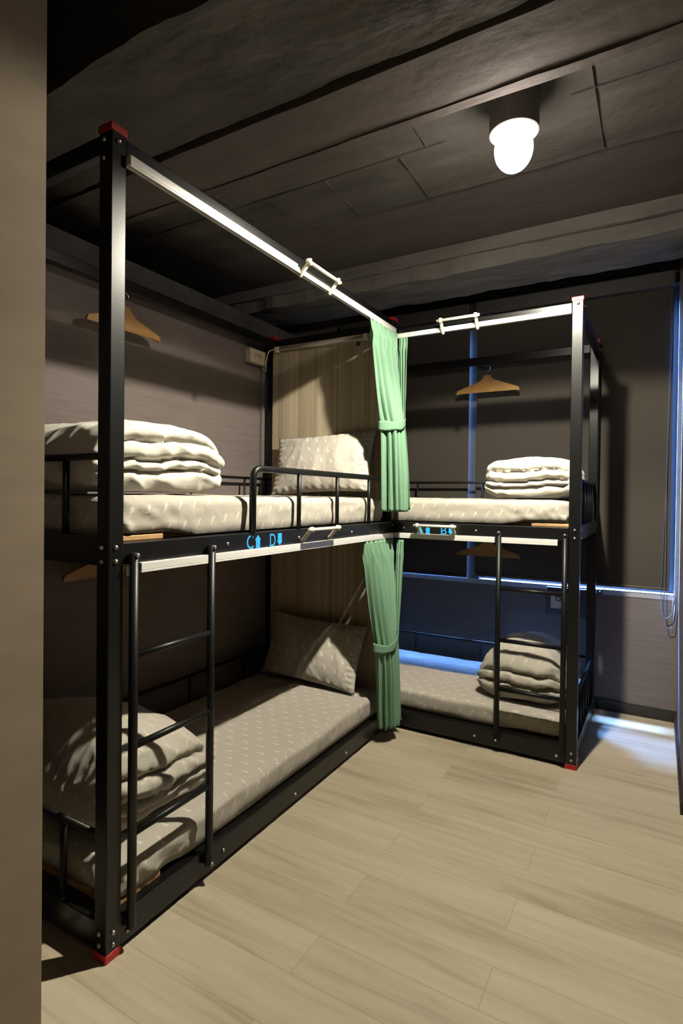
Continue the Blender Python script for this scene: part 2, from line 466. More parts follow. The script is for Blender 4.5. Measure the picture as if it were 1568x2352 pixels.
# ------------------------------------------------------------------ roller blinds
def blind(x0, x1, y, zb, label, cord=False):
    r = empty('roller_blind', ((x0+x1)/2, y, 2.46), label, 'blind', None)
    bm = nb(); box(bm, x0, x1, y-0.0015, y+0.0015, zb+0.018, 2.42)
    obj('blind_cloth', bm, M['blind'], r)
    bm = nb(); box(bm, x0, x1, y-0.006, y+0.006, zb, zb+0.018)
    obj('bottom_bar', bm, M['blindbar'], r, bevel=0.003)
    bm = nb(); box(bm, x0-0.005, x1+0.005, YW-0.07, YW, 2.415, 2.50)
    obj('headbox', bm, M['lampbody'], r, bevel=0.006)
    if cord:
        bm = nb()
        pts = [(x1-0.004, y-0.012, 2.42), (x1-0.018, y-0.012, 1.5), (x1-0.035, y-0.014, 0.85), (x1-0.04, y-0.016, 0.66),
               (x1-0.02, y-0.018, 0.575), (x1+0.015, y-0.016, 0.60), (x1+0.022, y-0.014, 0.74)]
        tube(bm, rounded(pts, 0.05, 8), 0.0018, 6)
        pts = [(x1-0.012, y-0.022, 2.42), (x1-0.022, y-0.022, 1.4), (x1-0.022, y-0.024, 0.62), (x1-0.012, y-0.026, 0.53),
               (x1+0.018, y-0.024, 0.53), (x1+0.028, y-0.02, 0.66)]
        tube(bm, rounded(pts, 0.05, 8), 0.0018, 6)
        obj('pull_cord', bm, M['cord'], r, smooth=True)
    return r
blind(-0.80, 0.145, 2.712, 0.7115, 'taupe roller blind left of the narrow blue gap, behind the green curtains')
blind(0.200, 1.284, 2.703, 0.731, 'wide taupe roller blind over the right window with a bright blue line under it', cord=True)

# ------------------------------------------------------------------ ceiling lamp
LX, LY = 0.785, 1.01
lamp = empty('ceiling_lamp', (LX, LY, 2.62), 'lit cylindrical downlight hanging from the concrete ceiling', 'lamp')
bm = nb()
lathe(bm, [(0.081, 2.63), (0.081, 2.478), (0.078, 2.476), (0.075, 2.48), (0.075, 2.615)], (LX, LY, 0), 48)
obj('housing', bm, M['housing'], lamp, smooth=False)
bm = nb()
prof = [(0.026, 2.56), (0.034, 2.515)]
for k in range(15):
    a = 1.02-(PI/2+1.02)*k/14
    prof.append((max(0.0012, 0.063*math.cos(a)), 2.425+0.076*math.sin(a)))
lathe(bm, prof, (LX, LY, 0), 40)
obj('bulb', bm, M['bulb'], lamp, smooth=True)
ld = bpy.data.lights.new('downlight', 'SPOT'); ld.energy = 305; ld.color = (1.0, 0.945, 0.765)
ld.spot_size = math.radians(153); ld.spot_blend = 0.12; ld.shadow_soft_size = 0.022
lo = bpy.data.objects.new('downlight', ld); COL.objects.link(lo); lo.location = (LX, LY, 2.415)
ld.use_nodes = True       # invented profile: peaks at mid angles to brighten upper bunks, dims walls and floor
nt = ld.node_tree; N, L = nt.nodes, nt.links
ge = N.new('ShaderNodeNewGeometry'); sp = N.new('ShaderNodeSeparateXYZ'); L.new(ge.outputs['Incoming'], sp.inputs[0])
f_ = math_node(N, L, 'ABSOLUTE', sp.outputs[2])
mr = N.new('ShaderNodeValToRGB'); L.new(f_, mr.inputs[0]); cr = mr.color_ramp; cr.interpolation = 'EASE'
cr.elements[0].position = 0.20; cr.elements[0].color = (0.45, 0.45, 0.45, 1)
cr.elements[1].position = 0.97; cr.elements[1].color = (0.60, 0.60, 0.60, 1)
for p_, c_ in ((0.45, 0.52), (0.64, 0.98), (0.84, 1.0)):
    e_ = cr.elements.new(p_); e_.color = (c_, c_, c_, 1)
L.new(mr.outputs[0], N['Emission'].inputs['Strength'])

# ------------------------------------------------------------------ bunk beds
def bolt(bm_target_list, p, n, parent, r=0.0065):
    bm = nb()
    ax = 'x' if abs(n[0]) > 0.5 else 'y'
    s = n[0] if ax == 'x' else n[1]
    prof = [(r, 0), (r, s*0.002), (r*0.85, s*0.0045), (r*0.5, s*0.006), (0.0008, s*0.0065)]
    lathe(bm, prof, p, 12, ax)
    obj('bolt', bm, M['steel'], parent, smooth=True)

PW = 0.048
def text_mesh(ch, size):
    cu = bpy.data.curves.new('tmp', 'FONT'); cu.body = ch; cu.size = size; cu.extrude = 0.0006
    o = bpy.data.objects.new('tmp', cu); COL.objects.link(o)
    dg = bpy.context.evaluated_depsgraph_get(); dg.update()
    me = bpy.data.meshes.new_from_object(o.evaluated_get(dg))
    bpy.data.objects.remove(o, do_unlink=True)
    xs = [v.co.x for v in me.vertices]; ys = [v.co.y for v in me.vertices]
    return me, min(xs), max(xs), min(ys), max(ys)

def letter(ch, a0, a1, z0, z1, place, parent):
    me, xa, xb, ya, yb = text_mesh(ch, 1.0)
    for v in me.vertices:
        a = a0+(v.co.x-xa)/(xb-xa)*(a1-a0); z = z0+(v.co.y-ya)/(yb-ya)*(z1-z0)
        v.co = Vector(place(a, z, 0.0006 if v.co.z > 0 else 0.0001))
    me.update(); me.materials.clear(); me.name = 'letter'
    o = link('letter', me, M['blue'], parent); o['label'] = 'blue vinyl letter ' + ch
    return o

def arrow(a0, a1, z0, z1, up, place, parent):
    w = a1-a0; h = z1-z0; c = (a0+a1)/2
    ol = [(c-w*0.34, 0), (c+w*0.34, 0), (c+w*0.34, 0.62), (a1, 0.62), (c, 1.0), (a0, 0.62), (c-w*0.34, 0.62)]
    ol = [(a, z0+t*h) if up else (a, z1-t*h) for a, t in ol]
    bm = nb(); prism(bm, ol, 0.0001, 0.0007, lambda a, z, d: place(a, z, d))
    o = obj('arrow', bm, M['blue'], parent)
    o['label'] = 'blue arrow pointing ' + ('up' if up else 'down')

def bar_handle(parent, T, u0, u1, z, zup, out=0.05, name='bar_handle'):
    """ivory bar on two curved feet; T(u, v, z), v negative = outward"""
    bm = nb()
    for u in (u0+0.012, u1-0.012):
        pts = [T(u, -0.004, z-0.022), T(u, -0.016, z-0.012), T(u, -out*0.75, z+zup*0.6), T(u, -out, z+zup)]
        tube(bm, rounded(pts, 0.012, 5), 0.0082, 10)
        tube(bm, [T(u, -out-0.001, z+zup-0.011), T(u, -out, z+zup+0.011)], 0.009, 10)
    tube(bm, [T(u0-0.008, -out, z+zup), T(u1+0.008, -out, z+zup)], 0.0072, 12)
    return obj(name, bm, M['ivory'], parent, smooth=True)

def guard(parent, T, path, r, balusters, r2=0.007, name='guard_rail'):
    bm = nb(); tube(bm, rounded([T(*p) for p in path], 0.045, 8), r, 12)
    g = obj(name, bm, M['tube'], parent, smooth=True)
    for (a, b) in balusters:
        bm = nb(); tube(bm, [T(*a), T(*b)], r2, 10)
        obj('baluster', bm, M['tube'], g, smooth=True)
    return g

def beam(parent, name, T, u0, u1, v0, v1, z0, z1, bevel=0.003):
    bm = nb(); box(bm, u0, u1, v0, v1, z0, z1, T)
    return obj(name, bm, M['black'], parent, bevel=bevel)

def post(parent, T, u, v, H):
    """u, v = lowest local corner"""
    bm = nb(); box(bm, u, u+PW, v, v+PW, 0.018, H-0.014, T)
    p = obj('post', bm, M['black'], parent, bevel=0.003)
    e = 0.0022
    bm = nb(); box(bm, u-e, u+PW+e, v-e, v+PW+e, H-0.020, H, T)
    obj('post_cap', bm, M['red'], p, bevel=0.002)
    bm = nb(); box(bm, u-e, u+PW+e, v-e, v+PW+e, 0.0, 0.022, T)
    obj('foot_cap', bm, M['red'], p, bevel=0.002)
    return p

ZR0, ZR1 = 1.046, 1.106       # upper platform rail
LZ0, LZ1 = 0.020, 0.098       # lower platform rail

# ---- bed along the left wall
L1, W1, H1 = 1.854, 0.828, 2.20
bed1 = empty('bunk_bed', (-0.40, 0.93, 0.0), 'black metal bunk bed along the left wall with a C and D marked rail', 'bunk bed')
T1 = lambda u, v, z: (-v, u, z)
for u in (0, L1-PW):
    for v in (0, W1-PW): post(bed1, T1, u, v, H1)
def frame(bed, T, L, W, H, ztop0, ztop1, u_end):
    # long beams front and back, end beams
    for nm, z0, z1, d in (('top_beam', ztop0, ztop1, 0.040), ('side_rail', ZR0, ZR1, 0.030), ('lower_rail', LZ0, LZ1, 0.030)):
        off = 0.002
        beam(bed, nm, T, PW, u_end, off, off+(d if nm == 'top_beam' else (0.074 if bed is bed1 else 0.094)), z0, z1)
        beam(bed, nm, T, PW, L-PW, W-off-d, W-off, z0, z1)
frame(bed1, T1, L1, W1, H1, 2.128, 2.178, L1-PW)
for nm, z0, z1 in (('end_beam', 2.128, 2.178), ('end_rail', ZR0, ZR1+0.018), ('end_rail', LZ0, LZ1)):
    beam(bed1, nm, T1, 0.002, 0.032, PW, W1-PW, z0, z1)
    beam(bed1, nm, T1, L1-0.032, L1-0.002, PW, W1-PW, z0, z1)

# ---- bed along the window wall
X2, Y2, W2, H2 = 0.922, 1.820, 0.842, 2.158
L2 = X2+0.838
bed2 = empty('bunk_bed', (0.04, 2.25, 0.0), 'black metal bunk bed by the window with an A and B marked rail', 'bunk bed')
T2 = lambda u, v, z: (X2-u, Y2+v, z)
post(bed2, T2, 0, 0, H2); post(bed2, T2, 0, W2-PW, H2); post(bed2, T2, L2-PW, W2-PW, H2)
frame(bed2, T2, L2, W2, H2, 2.084, 2.134, X2-0.001)
for nm, z0, z1 in (('end_beam', 2.084, 2.134), ('end_rail', ZR0, ZR1+0.010), ('end_rail', LZ0, LZ1)):
    beam(bed2, nm, T2, 0.002, 0.032, PW, W2-PW, z0, z1)
    beam(bed2, nm, T2, L2-0.032, L2-0.002, 0.05, W2-PW, z0, z1)

def boards(bed, T, u0, u1, v0, v1):
    for z in (ZR1, LZ1):
        bm = nb()
        if z > 1 or bed is bed1: box(bm, u0, 0.22, v0, v0+0.03, z+0.0005, z+0.0155, T)
        box(bm, u0, u1, v0+0.03, v1, z+0.0005, z+0.0155, T)
        obj('bed_board', bm, M['ply'], bed, bevel=0.002)
boards(bed1, T1, 0.052, L1-0.052, 0.034, W1-0.052)
boards(bed2, T2, 0.052, X2-0.006, 0.053, W2-0.052)

def track(bed, T, u0, u1, z0, z1, v=-0.016):
    bm = nb()
    box(bm, u0, u1, v, 0.0015, z0+0.006, z1, T)
    box(bm, u0, u1, v, v+0.004, z0, z0+0.006, T); box(bm, u0, u1, -0.003, 0.0015, z0, z0+0.006, T)
    t = obj('curtain_track', bm, M['alu'], bed, bevel=0.0012)
    return t
track(bed1, T1, PW, L1-PW, 2.104, 2.134)
track(bed2, T2, PW, X2-0.012, 2.080, 2.104)
track(bed1, T1, 0.095, 0.362, 1.022, ZR0+0.003); track(bed1, T1, 0.396, L1-PW-0.003, 1.022, ZR0+0.003)
track(bed2, T2, 0.092, 0.345, 1.022, ZR0+0.003); track(bed2, T2, 0.378, X2-0.012, 1.022, ZR0+0.003)
for bed, T in ((bed1, T1), (bed2, T2)):
    bm = nb(); box(bm, PW+0.001, PW+0.013, -0.012, 0.0, 1.016, 1.044, T)
    obj('track_bracket', bm, M['steel'], bed, bevel=0.003)

def ladder(bed, T, us, v=-0.013):
    bm = nb(); tube(bm, [T(us[0], v, 0.06), T(us[0], v, 1.078)], 0.0125, 14)
    root = obj('ladder', bm, M['tube'], bed, smooth=True)
    bm = nb(); tube(bm, [T(us[1], v, 0.06), T(us[1], v, 1.078)], 0.0125, 14)
    obj('stile', bm, M['tube'], root, smooth=True)
    for z in (0.315, 0.552, 0.800):
        bm = nb(); tube(bm, [T(us[0], v, z), T(us[1], v, z)], 0.010, 12)
        obj('rung', bm, M['tube'], root, smooth=True)
ladder(bed1, T1, (0.072, 0.379)); ladder(bed2, T2, (0.060, 0.356))

# guard rails, upper level front (bed 1), backs and ends
VG = 0.002
guard(bed1, T1, [(0.608, VG, ZR1), (0.608, VG, 1.333), (L1-PW, VG, 1.333)], 0.0125,
      [((u, VG, ZR1), (u, VG, 1.333)) for u in (0.905, 1.215, 1.535)], 0.009)
for z0, z1 in ((ZR1, 1.338), (LZ1, 0.318)):
    vb = W1-0.020
    guard(bed1, T1, [(PW, vb, z1), (L1-PW, vb, z1)], 0.008,
          [((u, vb, z0), (u, vb, z1)) for u in (0.285, 0.712, 1.142, 1.570)], 0.0065, name='back_rail')
    vb = W2-0.020
    guard(bed2, T2, [(PW, vb, z1), (L2-PW, vb, z1)], 0.008,
          [((u, vb, z0), (u, vb, z1)) for u in (0.30, 0.66, 1.10, 1.50)], 0.0065, name='back_rail')
    guard(bed1, T1, [(0.018, PW, z1), (0.018, W1-PW, z1)], 0.010,
          [((0.018, v, z0), (0.018, v, z1)) for v in (0.205, 0.41, 0.615)], 0.010, name='end_guard')
    guard(bed2, T2, [(0.018, PW, z1-0.012), (0.018, W2-PW, z1-0.012)], 0.008,
          [((0.018, v, z0), (0.018, v, z1-0.012)) for v in (0.17, 0.29, 0.41, 0.53, 0.65)], 0.0065, name='end_guard')
    guard(bed1, T1, [(L1-0.018, PW, z1), (L1-0.018, W1-PW, z1)], 0.008, [], 0.008, name='end_guard')

# bolts
for T, n, L_, bed in ((T1, (1, 0), L1, bed1), (T2, (0, -1), X2, bed2)):
    us = [0.022, 0.022, 0.376 if bed is bed1 else 0.357, 0.473, 0.90 if bed is bed1 else 0.858]
    lst = [(0.022, 1.095), (0.022, 1.058), (0.472, 1.075), (0.022, 0.072), (0.022, 0.040), (0.466, 0.054), (0.070 if bed is bed1 else 0.085, 0.046)]
    if bed is bed1: lst += [(0.905, 1.072), (1.355, 1.072), (0.899, 0.047), (1.326, 0.048), (0.022, 2.160)]
    else: lst += [(0.856, 1.076), (0.86, 0.055), (0.022, 2.125)]
    for u, z in lst:
        bolt(None, T(u, 0.002 if u > PW else 0.0, z), (n[0], n[1]), bed)
    ul = (0.072, 0.379) if bed is bed1 else (0.060, 0.356)
    for u in ul:
        bolt(None, T(u, -0.0255, 1.072), (n[0], n[1]), bed)
        if u > 0.1: bolt(None, T(u, -0.0255, 0.066), (n[0], n[1]), bed)
for z in (1.095, 1.058, 0.072, 0.042, 2.160, 2.112):
    bolt(None, (-0.026, 0.0, z), (0, -1), bed1)
for z in (1.095, 1.060, 0.072, 0.042, 2.118):
    bolt(None, (X2, Y2+0.026, z), (1, 0), bed2, 0.006)
bolt(None, (X2, Y2+W2-0.024, 2.10), (1, 0), bed2, 0.006)
for z in (1.090, 1.060): bolt(None, (0.0, L1-0.040, z), (1, 0), bed1, 0.005)

# markings
P1 = lambda a, z, d: (-0.002+d, a, z)
P2 = lambda a, z, d: (a, Y2+0.002-d, z)
letter('C', 0.576, 0.614, 1.050, 1.097, P1, bed1); arrow(0.622, 0.657, 1.050, 1.096, True, P1, bed1)
letter('D', 0.712, 0.747, 1.050, 1.096, P1, bed1); arrow(0.756, 0.793, 1.050, 1.096, False, P1, bed1)
letter('A', 0.140, 0.176, 1.048, 1.087, P2, bed2); arrow(0.184, 0.214, 1.048, 1.087, True, P2, bed2)
letter('B', 0.270, 0.300, 1.050, 1.088, P2, bed2); arrow(0.306, 0.336, 1.050, 1.088, False, P2, bed2)

# ivory bars fixed to the tracks and rails
bar_handle(bed1, T1, 0.868, 1.118, 2.118, 0.026, 0.052)
bar_handle(bed1, T1, 0.905, 1.140, 1.078, 0.026, 0.052)
bar_handle(bed2, T2, X2-0.458, X2-0.258, 2.094, 0.034, 0.050)
bar_handle(bed2, T2, X2-0.356, X2-0.148, 1.075, 0.018, 0.050)

# wooden headboard panel at the end of bed 1 and the unlit strip lamp on it
bm = nb(); box(bm, -0.776, -0.052, 1.790, 1.804, 0.12, 1.044); o = obj('headboard', bm, M['panel'], bed1)
bm = nb(); box(bm, -0.776, -0.052, 1.790, 1.804, 1.125, 2.127); o = obj('headboard', bm, M['panel'], bed1)
tl = empty('strip_lamp', (-0.43, 1.78, 2.11), 'unlit white strip lamp with a cable above the headboard', 'lamp')
bm = nb(); tube(bm, [(-0.728, 1.776, 2.106), (-0.155, 1.776, 2.100)], 0.0115, 14)
obj('tube', bm, M['tubelamp'], tl, smooth=True)
for x in (-0.735, -0.15):
    bm = nb(); box(bm, x-0.014, x+0.014, 1.762, 1.7893, 2.088, 2.122); obj('end_cap', bm, M['ivory'], tl, bevel=0.004)
bm = nb()
tube(bm, rounded([(-0.748, 1.775, 2.108), (-0.79, 1.762, 2.104), (-0.800, 1.750, 2.03), (-0.815, 1.77, 1.985), (-0.842, 1.79, 1.985), (-0.85, 1.775, 2.03)], 0.03, 6), 0.0032, 8)
obj('cable', bm, M['ivory'], tl, smooth=True)
bm = nb(); box(bm, -0.205, -0.190, 1.768, 1.7893, 2.065, 2.084); obj('switch', bm, M['dark'], tl, bevel=0.002)

so = empty('socket_box', (XL, 1.68, 2.0), 'cream double socket box high on the left wall by the headboard', 'socket')
bm = nb(); box(bm, XL, XL+0.045, 1.622, 1.772, 2.015, 2.098); sb = obj('box', bm, M['box'], so, bevel=0.006)
for y in (1.672, 1.700, 1.722):
    bm = nb(); box(bm, XL+0.0445, XL+0.0465, y-0.002, y+0.002, 2.05, 2.072); obj('slot', bm, M['slot'], so)
bm = nb(); box(bm, XL+0.0005, XL+0.02, 1.775, 1.80, 1.15, 2.0)
tag(obj('cable_trunking', bm, M['trunk'], None, bevel=0.003), 'narrow grey vertical cable trunking below the socket box', 'trunking')

# ------------------------------------------------------------------ hangers
def hanger(c, along, label, hook_h=0.085, yaw=0.0, fix=0.0, tilt=0.0):
    """c = centre of the neck; along 'x' or 'y'"""
    r = empty('coat_hanger', c, label, 'hanger', 'wooden hangers on the bunk frames')
    half = [(0.022, 0.030), (0.025, 0.018), (0.036, 0.003), (0.058, -0.011), (0.10, -0.026), (0.15, -0.041), (0.191, -0.056),
            (0.199, -0.076), (0.193, -0.080), (0.15, -0.064), (0.10, -0.048), (0.055, -0.033), (0.025, -0.021), (0.0, -0.018)]
    right = half
    left = [(-a, b) for a, b in half[::-1]][1:]
    ol = right+left
    def T(a, b, d):
        # shoulders curve slightly forward
        d2 = d + 0.10*a*a*6*0.1
        ca, sa = math.cos(yaw), math.sin(yaw)
        z = b*math.cos(tilt)+a*math.sin(tilt); a = a*math.cos(tilt)-b*math.sin(tilt)
        if along == 'x': return (c[0]+a*ca-d2*sa, c[1]+a*sa+d2*ca, c[2]+z)
        return (c[0]+d2*ca+a*sa, c[1]+a*ca-d2*sa, c[2]+z)
    bm = nb(); prism(bm, ol, -0.007, 0.007, T)
    bmesh.ops.triangulate(bm, faces=[f for f in bm.faces if len(f.verts) > 4])
    obj('shoulders', bm, M['hanger'], r, bevel=0.003)
    pts = [T(0, 0.020, 0), T(0, 0.045+hook_h-0.085, 0)]
    R = 0.018
    zc = 0.045+hook_h-0.085+R
    for k in range(0, 14):
        a = -PI/2+k*(1.35*PI)/13
        pts.append(T(R*math.cos(a), zc+R*math.sin(a), 0))
    bm = nb(); tube(bm, pts, 0.0024, 8)
    obj('hook', bm, M['wire'], r, smooth=True)
    # ring screwed under the beam
    return r
hanger((0.283, 2.630, 1.985), 'x', 'wooden coat hanger hanging in front of the blinds on the window bunk', 0.097)
hanger((-0.80, 0.715, 2.030), 'y', 'wooden coat hanger on the pale wall behind the left bunk post, upper level', 0.0965)
hanger((0.300, 2.630, 0.945), 'x', 'dim wooden coat hanger under the A and B rail, lower bunk', 0.101)
hanger((-0.80, 0.615, 0.965), 'y', 'dark wooden coat hanger in the shade below the C and D rail', 0.080)

# ------------------------------------------------------------------ soft things
def soft(name, c, h, r, mat, disp, res=0.012, parent=None, uvscale=1.0, rot=None):
    """rounded box of half sizes h, displaced; UV in metres"""
    n = [max(2, int(2*h[i]/res)) for i in range(3)]
    bm = nb()
    verts = {}
    def vert(i, j, k):
        key = (i, j, k)
        if key in verts: return verts[key]
        p = Vector((-h[0]+2*h[0]*i/n[0], -h[1]+2*h[1]*j/n[1], -h[2]+2*h[2]*k/n[2]))
        q = Vector([max(-(h[a]-r[a]), min(h[a]-r[a], p[a])) for a in range(3)])
        d = p-q
        dn = Vector([d[a]/r[a] for a in range(3)])
        if dn.length > 1e-6:
            l = dn.length
            dn = dn/l
            p = q+Vector([dn[a]*r[a] for a in range(3)])
        nn = Vector([dn[a]/r[a] for a in range(3)]).normalized() if dn.length > 0 else Vector((0, 0, 1))
        p = disp(p, nn)
        if rot: p = rot @ p
        v = bm.verts.new(Vector(c)+p)
        verts[key] = v
        return v
    for (a, b, w) in ((0, 1, 2), (1, 2, 0), (2, 0, 1)):
        for side in (0, n[w]):
            for i in range(n[a]):
                for j in range(n[b]):
                    idx = []
                    for (di, dj) in ((0, 0), (1, 0), (1, 1), (0, 1)):
                        key = [0, 0, 0]; key[a] = i+di; key[b] = j+dj; key[w] = side
                        idx.append(vert(*key))
                    if side == 0: idx.reverse()
                    bm.faces.new(idx)
    bm.normal_update()
    uvl = bm.loops.layers.uv.new('UVMap')
    for f in bm.faces:
        nn = f.normal
        ax = max(range(3), key=lambda a: abs(nn[a]))
        for l in f.loops:
            p = l.vert.co
            a_, b_ = ((p.x, p.y), (p.y, p.z), (p.x, p.z))[{2: 0, 0: 1, 1: 2}[ax]]
            if ax != 2: a_, b_ = a_*0.55+b_*0.835, -a_*0.835+b_*0.55
            l[uvl].uv = (a_, b_)
    return obj(name, bm, mat, parent, smooth=True)

def fr(x, y, z, o=4): return noise.fractal(Vector((x, y, z)), 1.0, 2.0, o)
def ridge(x, y, z):
    v = 1-abs(noise.noise(Vector((x, y, z))))*2.2
    return max(0.0, v)**3

def mattress(name, x0, x1, y0, y1, z0, z1, label, seed, front='x', lift=0.30):
    c = ((x0+x1)/2, (y0+y1)/2, (z0+z1)/2); h = ((x1-x0)/2, (y1-y0)/2, (z1-z0)/2)
    def disp(p, n):
        x, y, z = p.x+c[0], p.y+c[1], p.z
        side = 1-abs(n.z)
        t = (h[2]-z)/(2*h[2])     # 0 top, 1 bottom
        q = Vector(p)
        on_front = n.x > 0.5 if front == 'x' else n.y < -0.5
        u = (y-y0) if front == 'x' else (x1-x)        # distance from the ladder end
        Lh = 2*h[1] if front == 'x' else 2*h[0]
        along = y if abs(n.x) > abs(n.y) else x
        if side > 0.3:
            e0 = max(0.0, 1-u/0.42)**1.3; e1 = max(0.0, 1-(Lh-u)/0.30)**1.3
            e = e0+e1
            sl = 1 if e0 > e1 else -1
            # slanting gathers of the fitted sheet, fanning out of the corners
            ph = along*(48 if front == 'x' else -48)*sl+z*44*sl+2.2*fr(along*4, z*5, seed)
            w = max(0, math.sin(ph))**2*(0.6+0.8*fr(along*9, seed, z*6))
            w3 = ridge(along*11+z*10*sl, seed+2, z*9)
            q += n*((0.015*w*e+0.007*w3*(0.35+e)+0.006*fr(along*5, z*12, seed))*min(1, t*2.5)*side)
        if n.z > 0.3:
            q.z += 0.0025*fr(x*5, y*5, seed)+0.002*ridge(x*7+fr(x*2, y*2, 1)*0.8, y*3, seed)
            q.z += -0.006*(max(abs(p.x)/h[0], abs(p.y)/h[1]))**6
        if n.z < -0.3: q.z = -h[2]
        if z < -h[2]*0.55:
            # the sheet hangs over the edge of the bed board, except near the ladder end
            f = min(1.0, max(0.0, (u-lift*0.55)/(lift*0.45)))
            lip = 0.0145*f
            near = (h[0]-p.x) if front == 'x' else (p.y+h[1])
            if near < 0.012:
                q.z -= lip*(1 if z < -h[2]*0.9 else ((-z/h[2])-0.55)/0.35)
            if near < 0.03 and f < 1:
                q.z += 0.012*(1-f)*(1-near/0.03)*(0.4+0.6*max(0, math.sin(along*31)))
        return q
    o = soft(name, c, h, (0.03, 0.03, 0.026), M['sheet'], disp, 0.0105)
    return tag(o, label, 'mattress', 'mattresses with printed fitted sheets')

ZU = ZR1+0.0165; ZL = LZ1+0.0165
mattress('mattress', -0.772, -0.030, 0.058, 1.762, ZU, 1.236, 'thin white-sheeted mattress on the upper left bunk behind the curved guard rail', 1.0)
mattress('mattress', -0.790+0.018, -0.027, 0.058, 1.762, ZL, 0.212, 'lower left mattress in a beige sheet with feather print, next to the floor', 2.0)
mattress('mattress', -0.790, 0.866, 1.867, 2.600, ZU, 1.234, 'cream mattress on the upper window bunk above the letters A and B', 3.0, 'y')
mattress('mattress', -0.790, 0.866, 1.867, 2.600, ZL, 0.212, 'lower window bunk mattress with a blue daylight stripe along its back', 4.0, 'y')

def duvet(c, h, label, seed, face='x', layers=4, crown=0.02, slump=0.0, rot=None, rough=1.0, r=(0.09, 0.10, 0.085), wobble=0.012, taper=0.0, mat='duvet', tags=None):
    """folded duvet: stacked folds show as deep grooves on the sides, wrapped around at the ends"""
    nz = layers
    def disp(p, n):
        q = Vector(p)
        side = math.sqrt(max(0, 1-n.z*n.z))
        lx, ly = (p.x, p.y) if face == 'x' else (p.y, p.x)     # lx across the folded face, ly along it
        nx_, ny_ = (n.x, n.y) if face == 'x' else (n.y, n.x)
        hy = h[1] if face == 'x' else h[0]
        on_face = abs(nx_)
        # each fold is its own soft roll
        tz = (p.z+h[2])/(2*h[2])
        wob = wobble*fr(ly*4.0, seed, lx*1.5)+0.35*wobble*fr(ly*13, seed+3, lx*4)
        zz = tz+wob/(2*h[2])*1.6
        cut = 0.0
        for k in range(1, nz):
            zk = k/nz+(0.03 if k % 2 else -0.03)
            # grooves close up toward the wrapped ends
            endf = max(0.0, (abs(ly)/hy-0.80)/0.20)
            zk2 = zk+(0.5-zk)*0.35*endf*(1 if k in (1, nz-1) else 0.2)
            d = (zz-zk2)/0.030
            cut += (math.exp(-d*d)+0.35*math.exp(-d*d/6))*(1.0-0.8*min(1, endf))
        depth = 0.036*(0.45+0.55*on_face)
        q -= n*(cut*depth*side)
        # creases
        q += n*(0.006*rough*fr(p.x*5, p.y*5, p.z*7+seed)+0.010*rough*ridge(p.x*6+seed, p.y*7+p.z*9, p.z*8)*side
                + 0.008*rough*ridge(p.x*5, p.y*7+seed, p.z*3)*abs(n.z))
        # vertical gathers on the wrapped ends
        q += n*(0.010*rough*ridge(p.z*4+seed, lx*22, ly*2)*abs(ny_))
        u = p.x/h[0]; v = p.y/h[1]
        if n.z > 0 or p.z > 0:
            q.z += (crown*(1-u*u)*(1-v*v))*(tz)
        q.z -= slump*(abs(ly)/hy)**3*tz
        if taper: q.z += taper*(ly/hy)*tz*2*h[2]
        if q.z < -h[2]+0.001: q.z = -h[2]+0.001
        return q
    o = soft('folded_duvet', c, h, r, M[mat], disp, 0.0085, rot=rot)
    return tag(o, label, 'duvet', 'folded duvets on the bunks')

duvet((-0.435, 0.322, 1.236+0.112), (0.335, 0.270, 0.104), 'thick cream duvet folded in four layers at the near end of the upper left bunk', 11.3, 'x', crown=0.020, r=(0.045, 0.12, 0.085), slump=0.035)
duvet((0.662, 2.20, 1.234+0.098), (0.205, 0.285, 0.092), 'cream folded duvet on the upper window bunk beside the far post', 23.1, 'y', crown=0.028, r=(0.08, 0.06, 0.07))
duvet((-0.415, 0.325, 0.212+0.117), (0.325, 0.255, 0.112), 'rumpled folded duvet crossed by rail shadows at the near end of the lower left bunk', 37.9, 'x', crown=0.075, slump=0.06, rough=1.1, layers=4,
      r=(0.10, 0.13, 0.10), wobble=0.028, taper=-0.28, mat='duvet_shaded')
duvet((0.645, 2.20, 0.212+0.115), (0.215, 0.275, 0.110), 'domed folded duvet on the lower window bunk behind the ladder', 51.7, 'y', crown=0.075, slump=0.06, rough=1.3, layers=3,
      r=(0.11, 0.10, 0.09), wobble=0.02, mat='duvet_shaded')

